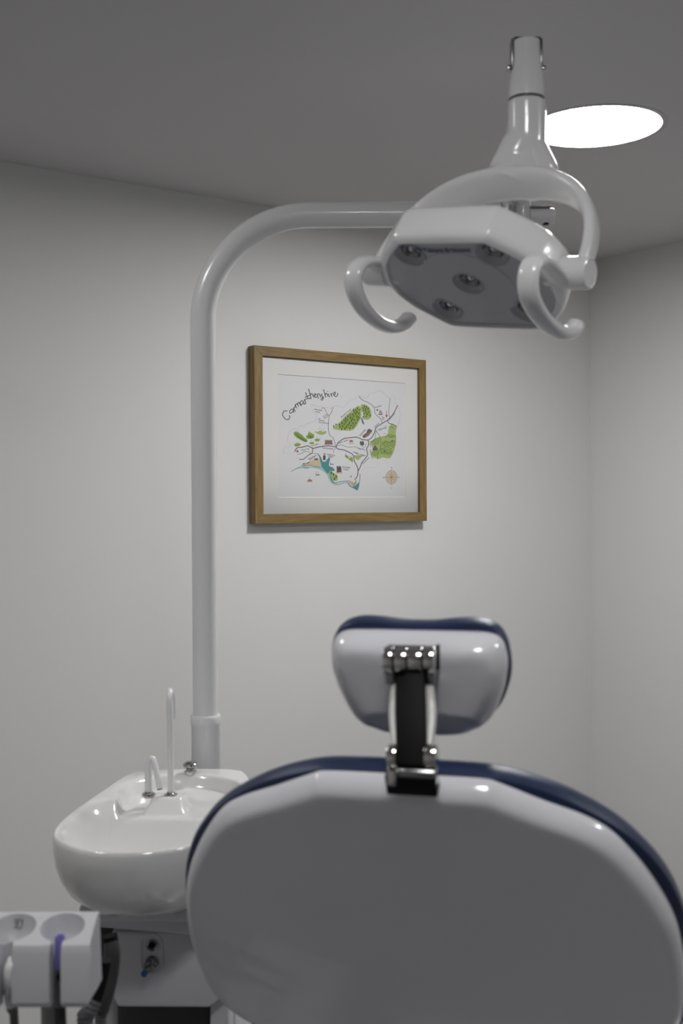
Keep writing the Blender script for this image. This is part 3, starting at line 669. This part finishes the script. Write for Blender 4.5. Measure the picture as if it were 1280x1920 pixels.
# body front outline (r,z) with a curved lower edge
prof = [(-.452, .742), (-.175, .742), (-.175, .60), (-.215, .572), (-.30, .566), (-.405, .570), (-.425, .60), (-.452, .66)]
def prism(pts, f0, f1, b=.006):
    bm = bmesh.new(); a = [bm.verts.new((p[0], f0, p[1])) for p in pts]; c = [bm.verts.new((p[0], f1, p[1])) for p in pts]; n = len(pts)
    bm.faces.new(a); bm.faces.new(c[::-1])
    for i in range(n): bm.faces.new((a[i], c[i], c[(i+1) % n], a[(i+1) % n]))
    bmesh.ops.recalc_face_normals(bm, faces=bm.faces)
    if b: bmesh.ops.bevel(bm, geom=bm.edges[:], offset=b, segments=3, profile=.5, affect='EDGES')
    bm.verts.index_update(); v = [rig(*q.co) for q in bm.verts]; f = [[x.index for x in p.verts] for p in bm.faces]; bm.free(); return v, f
body = obj('body', *prism([(-.405, .706), (-.205, .706), (-.20, .60), (-.235, .572), (-.395, .574), (-.402, .59)], 2.035, 2.16, .006), M['cab'], S)
obj('body_top', *prism([(-.452, .744), (-.19, .744), (-.19, .722), (-.205, .708), (-.44, .728), (-.452, .73)], 2.0, 2.40, .004), M['cab'], S)
sbox('body_rear', -.40, -.20, 2.155, 2.40, FZ, .728, .01, M['cab'])
sbox('recess_wall', -.449, -.402, 2.10, 2.40, FZ, .735, .004, M['cab'])
sbox('lower_skirt', -.405, -.235, 2.08, 2.158, FZ, .577, .008, M['barrel'])
lg = G()
lg.add(*prism([(-.236, .60), (-.203, .60), (-.213, FZ), (-.262, FZ)], 2.06, 2.15, .008)); lg.build('side_panel', M['cab'], S)
# coupling recess
g = G(); oo, ii = [], []
for k in range(32):
    a = 2*math.pi*k/32; c, s = math.cos(a), math.sin(a); cz = .6675+(.016 if s > 0 else -.016)
    for lst, r_ in ((oo, .0205), (ii, .0175)): lst.append((-.335+r_*c, cz+r_*s))
r4 = [[rig(a, 2.0352, b) for a, b in oo], [rig(a, 2.0332, b) for a, b in oo], [rig(a, 2.0332, b) for a, b in ii], [rig(a, 2.0348, b) for a, b in ii]]
g.add(*rings(r4, False, True)); g.build('coupling_plate', M['holder'], S)
g = G(); g.add(*lathe([(.0095, .001), (.0100, -.003), (.008, -.0045), (.0062, -.003), (.0058, .004)], rig(-.3335, 2.0335, .6835), F0, 28, True, True)); g.build('water_socket', M['steel'], S)
g = G(); g.add(*lathe([(.0052, 0), (.0052, .0005)], rig(-.3335, 2.0302, .6835), F0, 20)); g.build('socket_hole', M['black'], S)
na = rig(-.334, 2.034, .6535); nd = rv((-.35, -.85, -.38)).normalized()
g = G(); g.add(*lathe([(.0108, -.004), (.0110, .003), (.0096, .005), (.0096, .008), (.0104, .010), (.0090, .013), (.0055, .014), (.0055, .023), (.0045, .024)], na, nd, 28)); g.build('air_nipple', M['steel'], S)
g = G(); g.add(*lathe([(.0050, .0235), (.0054, .0245), (.0054, .030), (.0040, .0315)], na, nd, 20)); g.build('nipple_cap', M['blue'], S, label='blue cap on the chrome nipple')
g = G(); g.add(*prism([(-.44, .698), (-.408, .704), (-.406, .59), (-.436, .59)], 2.085, 2.10, .003)); g.build('recess_slot', M['dark'], S)

# ------------------------------------------------------------------ instrument holder
HZ = .93
Hh = thing('instrument_holder', 'white instrument holder with scooped cups in the lower left corner', 'holder', rig(-.385, 1.45, FZ), RZ)
g = G()
def sec(r, k):
    pts = [(1.424, .9545), (1.417, .9550), (1.372, .9430), (1.358, .9385), (1.3525, .930), (1.352, .874), (1.358, .8665), (1.41, .866), (1.424, .872)]
    return [rig(r-k*.004*(1-max(0, (f-1.35)/.09))+k*(.011*math.sin(math.pi*max(0, min(1, (.952-z)/.086)))), f, z) for f, z in pts]
g.add(*rings([sec(-.60, 0), sec(-.40, 0), sec(-.312, 0), sec(-.303, .4), sec(-.2965, 1)], True, True))
hold = g.build('cup_block', M['holder'], Hh, angle=30)
cuts = []
for r, sw in ((-.3345, .0066), (-.3925, .0078), (-.4505, .0066), (-.5085, .0066)):
    cuts.append(lathe([(.0290, .040), (.0275, .026), (.0240, .011), (.0185, .001), (.0145, -.002), (.0138, -.09)], rig(r, 1.388, .928), rv((0, .06, 1)), 40))
    cuts.append(rbox(rig(r, 1.352, .90), RX, (sw, .05, .06), .0))
boolean(hold, cuts)
# post and its foot
obj('holder_post', *tube(crom([rig(-.3530, 1.40, .868), rig(-.3530, 1.40, .50), rig(-.3530, 1.40, .20), rig(-.3530, 1.40, FZ+.2)], 8), .0100, 24), M['post'], Hh)
obj('base_plinth', *rbox(rig(-.375, 1.52, FZ+.11), RX, (.13, .20, .11), .02, 3), M['cab'], Hh)
obj('post_collar', *rcyl(rig(-.3530, 1.40, .850), Z0, .0110, .017, .002), M['post'], Hh)
# printed mark inside left cup
g = G()
mk = lambda a, b: rig(-.3955+a, 1.4503-.0, .919+b)
for a0, b0, a1, b1, w_ in ((-.006, .004, .004, .0045, .0009), (-.001, .0045, -.0015, -.003, .0012), (.004, .0045, .0045, -.002, .0012), (-.0015, -.003, .0015, -.0065, .0009), (.0045, -.002, .003, -.006, .0009), (-.005, .001, -.002, .0005, .001), (-.0045, -.003, -.003, -.0045, .0018)):
    d = V((a1-a0, b1-b0)); n_ = V((-d.y, d.x)).normalized()*w_/2
    def onc(a, b):   # wrap on the cup wall
        rr = .0243+(b)*.25; aa = math.asin(max(-.9, min(.9, a/rr))); zz = .9445+b; rr = .0240+(zz-.939)*.20-.0010; aa = math.asin(max(-.9, min(.9, a/rr))); return rig(-.3925+math.sin(aa)*rr, 1.388+(zz-.928)*.06+math.cos(aa)*rr, zz)
    g.add([onc(a0+n_.x, b0+n_.y), onc(a0-n_.x, b0-n_.y), onc(a1-n_.x, b1-n_.y), onc(a1+n_.x, b1+n_.y)], [[0, 1, 2, 3]])
g.build('printed_mark', INK['write'], Hh, smooth=False, label='small dark printed mark')

def ribbed(path, r, amp=.0009, pitch=.0045, seg=18):
    q = [V(p) for p in path]; L_ = [0]
    for a, b in zip(q, q[1:]): L_.append(L_[-1]+(b-a).length)
    n = int(L_[-1]/pitch*4); out = []; j = 0
    for i in range(n+1):
        s = L_[-1]*i/n
        while j < len(L_)-2 and L_[j+1] < s: j += 1
        out.append(q[j].lerp(q[j+1], (s-L_[j])/max(1e-9, L_[j+1]-L_[j])))
    return tube(out, [r+amp*(1 if (i//2) % 2 else -1) for i in range(n+1)], seg)
# violet tipped ejector
e = thing('saliva_ejector', 'violet tipped saliva ejector standing in the right cup', 'suction tool', rig(-.3335, 1.386, .864), RZ)
bx = -.3335; bf = 1.386
obj('tip', *lathe([(.0064, .905), (.0062, .925), (.0060, .9435), (.0054, .9442), (.0034, .9435), (.003, .93)], rig(bx, 1.374, 0), Z0, 24), M['violet'], e, label='violet tip with a round mouth')
obj('valve_body', *lathe([(.0062, .858), (.0064, .865), (.0064, .900), (.0060, .906)], rig(bx, 1.372, 0), Z0, 24), M['slate'], e)
obj('tip_collar', *lathe([(.0064, .9005), (.0064, .903), (.0063, .915), (.0058, .920)], rig(bx, 1.373, 0), Z0, 24), M['violet'], e)
obj('valve_knob', *rcyl(rig(bx+.003, 1.361, .900), F0, .0045, .006, .001, 18), M['black'], e)
obj('hose', *ribbed(crom([rig(bx, 1.372, .862), rig(bx+.002, 1.376, .80), rig(bx+.006, 1.42, .70), rig(bx+.008, 1.43, .40), rig(-.335, 1.44, .1), rig(-.335, 1.44, FZ+.215)], 8), .0068, .0003), M['dark'], e)
# white handpiece in the left slot
e = thing('syringe_handpiece', 'white levered syringe handpiece hanging in the left cup of the holder', 'dental tool', rig(-.3975, 1.41, .86), RZ)
obj('lever', *ribbon(crom([rig(-.3855, 1.360, .924), rig(-.3870, 1.349, .916), rig(-.3878, 1.347, .905), rig(-.3878, 1.352, .893)], 6), R0, .0042, .0022, 16), M['plastic'], e)
obj('barrel', *lathe([(.0050, .862), (.0066, .868), (.0070, .885), (.0072, .905), (.006, .912)], rig(-.3905, 1.368, 0), Z0, 24), M['holder'], e)
obj('hose', *ribbed(crom([rig(-.3905, 1.368, .864), rig(-.3950, 1.39, .850), rig(-.405, 1.43, .84), rig(-.411, 1.46, .78), rig(-.412, 1.49, .60), rig(-.42, 1.50, .2), rig(-.42, 1.50, FZ+.215)], 8), .0052, .0003), M['hose'], e)
# large suction handpieces behind the holder's right end
e = thing('suction_handpiece', 'charcoal suction handpiece between the holder and the spittoon body', 'suction tool', rig(-.357, 1.80, .6), RZ, )
q = crom([at(208, 1762, 1.76), at(210, 1790, 1.755), at(206, 1830, 1.75), at(197, 1872, 1.74), at(191, 1895, 1.74)], 6)
obj('barrel', *tube(q, lambda t: .0105+.0022*math.sin(math.pi*min(1, t*1.2)), 24), M['barrel'], e)
obj('mouth', *tube([at(206, 1754, 1.76), at(208, 1764, 1.76)], .0112, 24), M['black'], e)
obj('hose', *ribbed(crom([at(192, 1890, 1.74), at(189, 1925, 1.74), rig(-.358, 1.72, .50), rig(-.35, 1.68, .2), rig(-.345, 1.66, FZ+.215)], 8), .0085), M['hose'], e)
e = thing('suction_handpiece', 'dark suction handpiece with thick ribbed hose just under the holder end', 'suction tool', rig(-.36, 1.58, .6), RZ)
q = crom([at(196, 1800, 1.60), at(188, 1840, 1.60), at(176, 1880, 1.595)], 6)
obj('barrel', *tube(q, .0098, 24), M['black'], e)
obj('hose', *ribbed(crom([at(177, 1874, 1.595), at(166, 1900, 1.59), at(160, 1935, 1.59), rig(-.338, 1.575, .50), rig(-.33, 1.56, .2), rig(-.325, 1.55, FZ+.215)], 8), .0108, .0006, .006), M['hose'], e)

# ------------------------------------------------------------------ chair
TH, TAU, TAH = R(14), R(30), R(15)
CX_ = R0*math.cos(TH)-F0*math.sin(TH); CY_ = R0*math.sin(TH)+F0*math.cos(TH)
BC = rig(.0911, 1.3464, .9727)
Ch = thing('dental_chair', 'navy upholstered dental chair with glossy white back, seen from behind', 'dental chair', BC+CY_*.35+Z0*(FZ-BC.z), RZ-TH)
def frame_of(c, tau):
    up = Z0*math.cos(tau)-CY_*math.sin(tau); n = CY_*math.cos(tau)+Z0*math.sin(tau)
    return lambda x, y, d: c+CX_*x+up*y+n*d        # d > 0 is towards the sitter
def outline(half, k=6, dx=0.0):
    pts = half+[(-a, b) for a, b in half[-2:0:-1]]
    return [(p.x+dx, p.y) for p in crom([(a, b, 0) for a, b in pts], k, True)]
def dish(fr, out, prof, fn=None, cy=0.0, cap_end=True):
    """prof: (inset m or fraction if tuple, depth)"""
    rs = []
    for ins, d in prof:
        rr = []
        for x, y in out:
            L_ = math.hypot(x, y-cy); k = max(.001, 1-ins/L_) if ins < .06 else (1-.06/L_)*(1-(ins-.06))
            X_, Y_ = x*k, cy+(y-cy)*k; rr.append(fr(X_, Y_, d+(fn(X_, Y_) if fn else 0)))
        rs.append(rr)
    return rings(rs, True, cap_end)
fb = frame_of(BC, TAU)
shell_half = [(0, .2115), (.05, .2115), (.088, .2105), (.104, .205), (.145, .186), (.188, .167), (.217, .146), (.245, .108), (.267, .066), (.282, .026), (.290, -.015), (.2945, -.060), (.294, -.105), (.287, -.150), (.268, -.188), (.232, -.218), (.17, -.238), (.08, -.248), (0, -.250)]
SO = outline(shell_half, 6, -.003)
fin = [(.06+.94*i/14, -.0190-.004*(1-(1-i/14)**2)) for i in range(14)]
obj('back_shell', *dish(fb, SO, [(.03, .012), (.004, .012), (.0005, .009), (0, .004), (.0008, -.001), (.0030, -.0065), (.0058, -.0112), (.0090, -.0148), (.0120, -.0168), (.0150, -.0178), (.0195, -.0184), (.030, -.0187), (.050, -.0189)]+fin, cy=0), M['shell'], Ch)
pad_half = [(0, .208), (.055, .208), (.108, .203), (.168, .180), (.221, .143), (.258, .098), (.281, .048), (.294, -.01), (.299, -.065), (.297, -.12), (.286, -.17), (.25, -.215), (.17, -.242), (.08, -.254), (0, -.256)]
PO = outline(pad_half, 7, -.001)
obj('back_pad', *dish(fb, PO, [(.02, .0085), (.004, .0088), (-.002, .013), (-.003, .022), (-.001, .032), (.005, .042), (.014, .050), (.028, .055), (.05, .059), (.3, .062), (.7, .058), (.99, .056)]), M['navy'], Ch)
HC = rig(.0896, 1.3285, 1.2518); fh = frame_of(HC, TAH)
hs_half = [(0, .0550), (.057, .0550), (.083, .0532), (.0950, .0455), (.0998, .029), (.0998, .012), (.0950, -.013), (.082, -.043), (.063, -.0605), (.042, -.068), (0, -.070)]
HO = outline(hs_half, 10, -.0025)
def step(x, y):     # moulded ledge low on the shell
    return .0060*sm((-.034-y)/.007)*sm((.066-abs(x))/.012)*sm((y+.074)/.02)
fin = [(.06+.94*i/90, -.0325-.001*(1-(1-i/90)**2)) for i in range(90)]
obj('headrest_shell', *dish(fh, HO, [(.012, .010), (.003, .010), (.0003, .007), (0, .002), (.0008, -.004), (.003, -.011), (.0065, -.018), (.011, -.0235), (.0155, -.0275), (.0205, -.0300), (.026, -.0313), (.034, -.0320), (.043, -.0323), (.052, -.0324)]+fin, step, -.005), M['shell'], Ch)
hp_half = [(0, .0590), (.02, .0595), (.048, .0625), (.072, .0620), (.090, .0545), (.1000, .038), (.1035, .012), (.100, -.012), (.090, -.036), (.070, -.058), (.045, -.068), (0, -.071)]
HPO = outline(hp_half, 7, -.0035)
obj('headrest_pad', *dish(fh, HPO, [(.010, .0075), (.002, .008), (0, .012), (-.0005, .022), (.001, .032), (.006, .040), (.014, .046), (.03, .050), (.3, .050), (.9, .046)], cy=-.005), M['navy'], Ch)
# articulated headrest bracket
def hcyl(name, x0, x1, y, d, r, m_, b=.0015, prof=None):
    p0, p1 = at(x0, y, d), at(x1, y, d); ax = CX_; L_ = (p1-p0).dot(ax)
    g = G(); g.add(*rcyl(p0, ax, r, L_, b, 36)); return g.build(name, m_, Ch)
d1, d2 = 1.262, 1.206
rad1 = 26/FPX*d1
for x0, x1 in ((721, 739.5), (741.5, 765), (766.5, 794), (796, 817)):
    hcyl('hinge_knuckle', x0, x1, 1238, d1, rad1 if x0 in (721, 796) else rad1*.94, M['chrome'])
g = G(); g.add(*rbox(at(773, 1219, d1+.024), (CX_, CY_, Z0), (.0285, .008, .0045), .0015)); g.build('hinge_mount', M['black'], Ch)
g = G(); g.add(*rbox(at(821, 1232, d1+.016), (CX_, CY_, Z0), (.0012, .006, .0135), .0005)); g.build('hinge_side_plate', M['black'], Ch)
g = G(); g.add(*rbox(at(771, 1240, d1+.022), (CX_, CY_, Z0), (.022, .012, .012), .002)); g.build('hinge_block', M['steel'], Ch)
for x0, x1 in ((724, 741), (797, 815)):
    g = G(); g.add(*rbox(at((x0+x1)/2, 1270, d1+.004), (CX_, CY_, Z0), ((x1-x0)/2/FPX*d1, .008, .0065), .0015)); g.build('hinge_foot', M['steel'], Ch)
# arm
ua = (at(770, 1262, d1)-at(774, 1440, d2)); L_ = ua.length; ua.normalize(); va = ua.cross(CX_).normalized()
def bar(name, xa, xb, ya, yb, m_, th=.007, b=.002, off=0.0, dd=0.0):
    pa = at((xa+xb)/2, ya, d1+dd-(ya-1262)/178*(d1-d2)); pb = at((xa+xb)/2, yb, d1+dd-(yb-1262)/178*(d1-d2)); hw = (xb-xa)/2/FPX*1.24
    g = G(); g.add(*rbox((pa+pb)/2, (CX_, va, ua), (hw, th, (pa-pb).length/2), b)); return g.build(name, m_, Ch)
bar('arm_cover', 743, 799, 1262, 1440, M['black'], .0085, .003)
g = G(); g.add(*lathe([(.0014, 0), (.0014, .1)], at(769, 1440, d2-.0055), ua, 12)); 
for xa, xb in ((730, 744), (797, 817)):
    pts = []
    xc = (xa+xb)/2; bow = -1 if xa < 770 else 1
    pts = [at(xc-bow*3, 1284, d1+.004), at(xc+bow*0, 1320, d1-.01+.004), at(xc+bow*1, 1345, d1-.02+.004), at(xc-bow*1, 1375, d1-.032+.004), at(xc-bow*3, 1400, d1-.042+.004)]
    hw = (xb-xa)/2/FPX*1.25
    g = G(); g.add(*ribbon(crom(pts, 5), CX_, lambda t: hw*(.72+.28*math.sin(math.pi*min(1, .15+t*.8))), .0065, 20, .6)); g.build('arm_side_rail', M['cream'], Ch)
rad2 = 22/FPX*d2
for x0, x1 in ((727, 746), (797, 821)):
    hcyl('lower_knuckle', x0, x1, 1418, d2, rad2, M['chrome'])
hcyl('lower_pin', 727, 821, 1449, d2+.004, .0075, M['steel'])
for x0, x1 in ((729, 746), (804, 821)):
    g = G(); g.add(*rbox(at((x0+x1)/2, 1455, d2-.002), (CX_, CY_, Z0), ((x1-x0)/2/FPX*d2, .010, .0085), .002)); g.build('clevis_lug', M['chrome'], Ch)
g = G(); g.add(*rbox(at(773, 1463, d2+.004), (CX_, fb(0, 0, 1)-fb(0, 0, 0), fb(0, 1, 0)-fb(0, 0, 0)), (.0265, .010, .0125), .0015)); g.build('bracket_socket', M['black'], Ch)
# seat, arm supports and base
sc0 = BC+CY_*.155
def cp(x, y, z): return sc0+CX_*x+CY_*y+Z0*(z-BC.z)
seat_o = [(0, 0), (.20, .0), (.265, .03), (.285, .10), (.28, .25), (.25, .40), (.23, .50), (.18, .54), (0, .55)]
so = [(p.x, p.y) for p in crom([(a, b, 0) for a, b in seat_o+[(-a, b) for a, b in seat_o[-2:0:-1]]], 6, True)]
rs = [[cp(x*k, .27+(y-.27)*k, z) for x, y in so] for k, z in ((.9, .685), (.99, .69), (1, .705), (1, .745), (.985, .765), (.95, .777), (.85, .782), (.5, .780), (.02, .778))]
obj('seat', *rings(rs), M['navy'], Ch)
rs = [[cp(x*k, .27+(y-.27)*k, z) for x, y in so] for k, z in ((.6, .60), (.85, .62), (.93, .65), (.94, .6845))]
obj('seat_pan', *rings(rs), M['shell'], Ch)
g = G(); g.add(*rbox(cp(0, .25, .24), (CX_, CY_, Z0), (.11, .15, .365), .03, 3)); g.build('column', M['plastic'], Ch)
g = G(); g.add(*rbox(cp(0, .28, FZ+.06), (CX_, CY_, Z0), (.24, .42, .06), .03, 3)); g.build('base', M['plastic'], Ch)
g = G(); g.add(*rbox(cp(0, -.02, .70), (CX_, CY_, Z0), (.06, .06, .06), .01, 3)); g.build('back_hinge', M['black'], Ch)
g = G(); g.add(*rbox(cp(.315, .10, .765), (CX_, CY_, Z0), (.028, .16, .016), .008, 3)); g.build('armrest_support', M['plastic'], Ch)
g = G(); g.add(*rbox(cp(.29, .12, .715), (CX_, CY_, Z0), (.03, .03, .045), .006, 3)); g.build('armrest_bracket', M['plastic'], Ch)
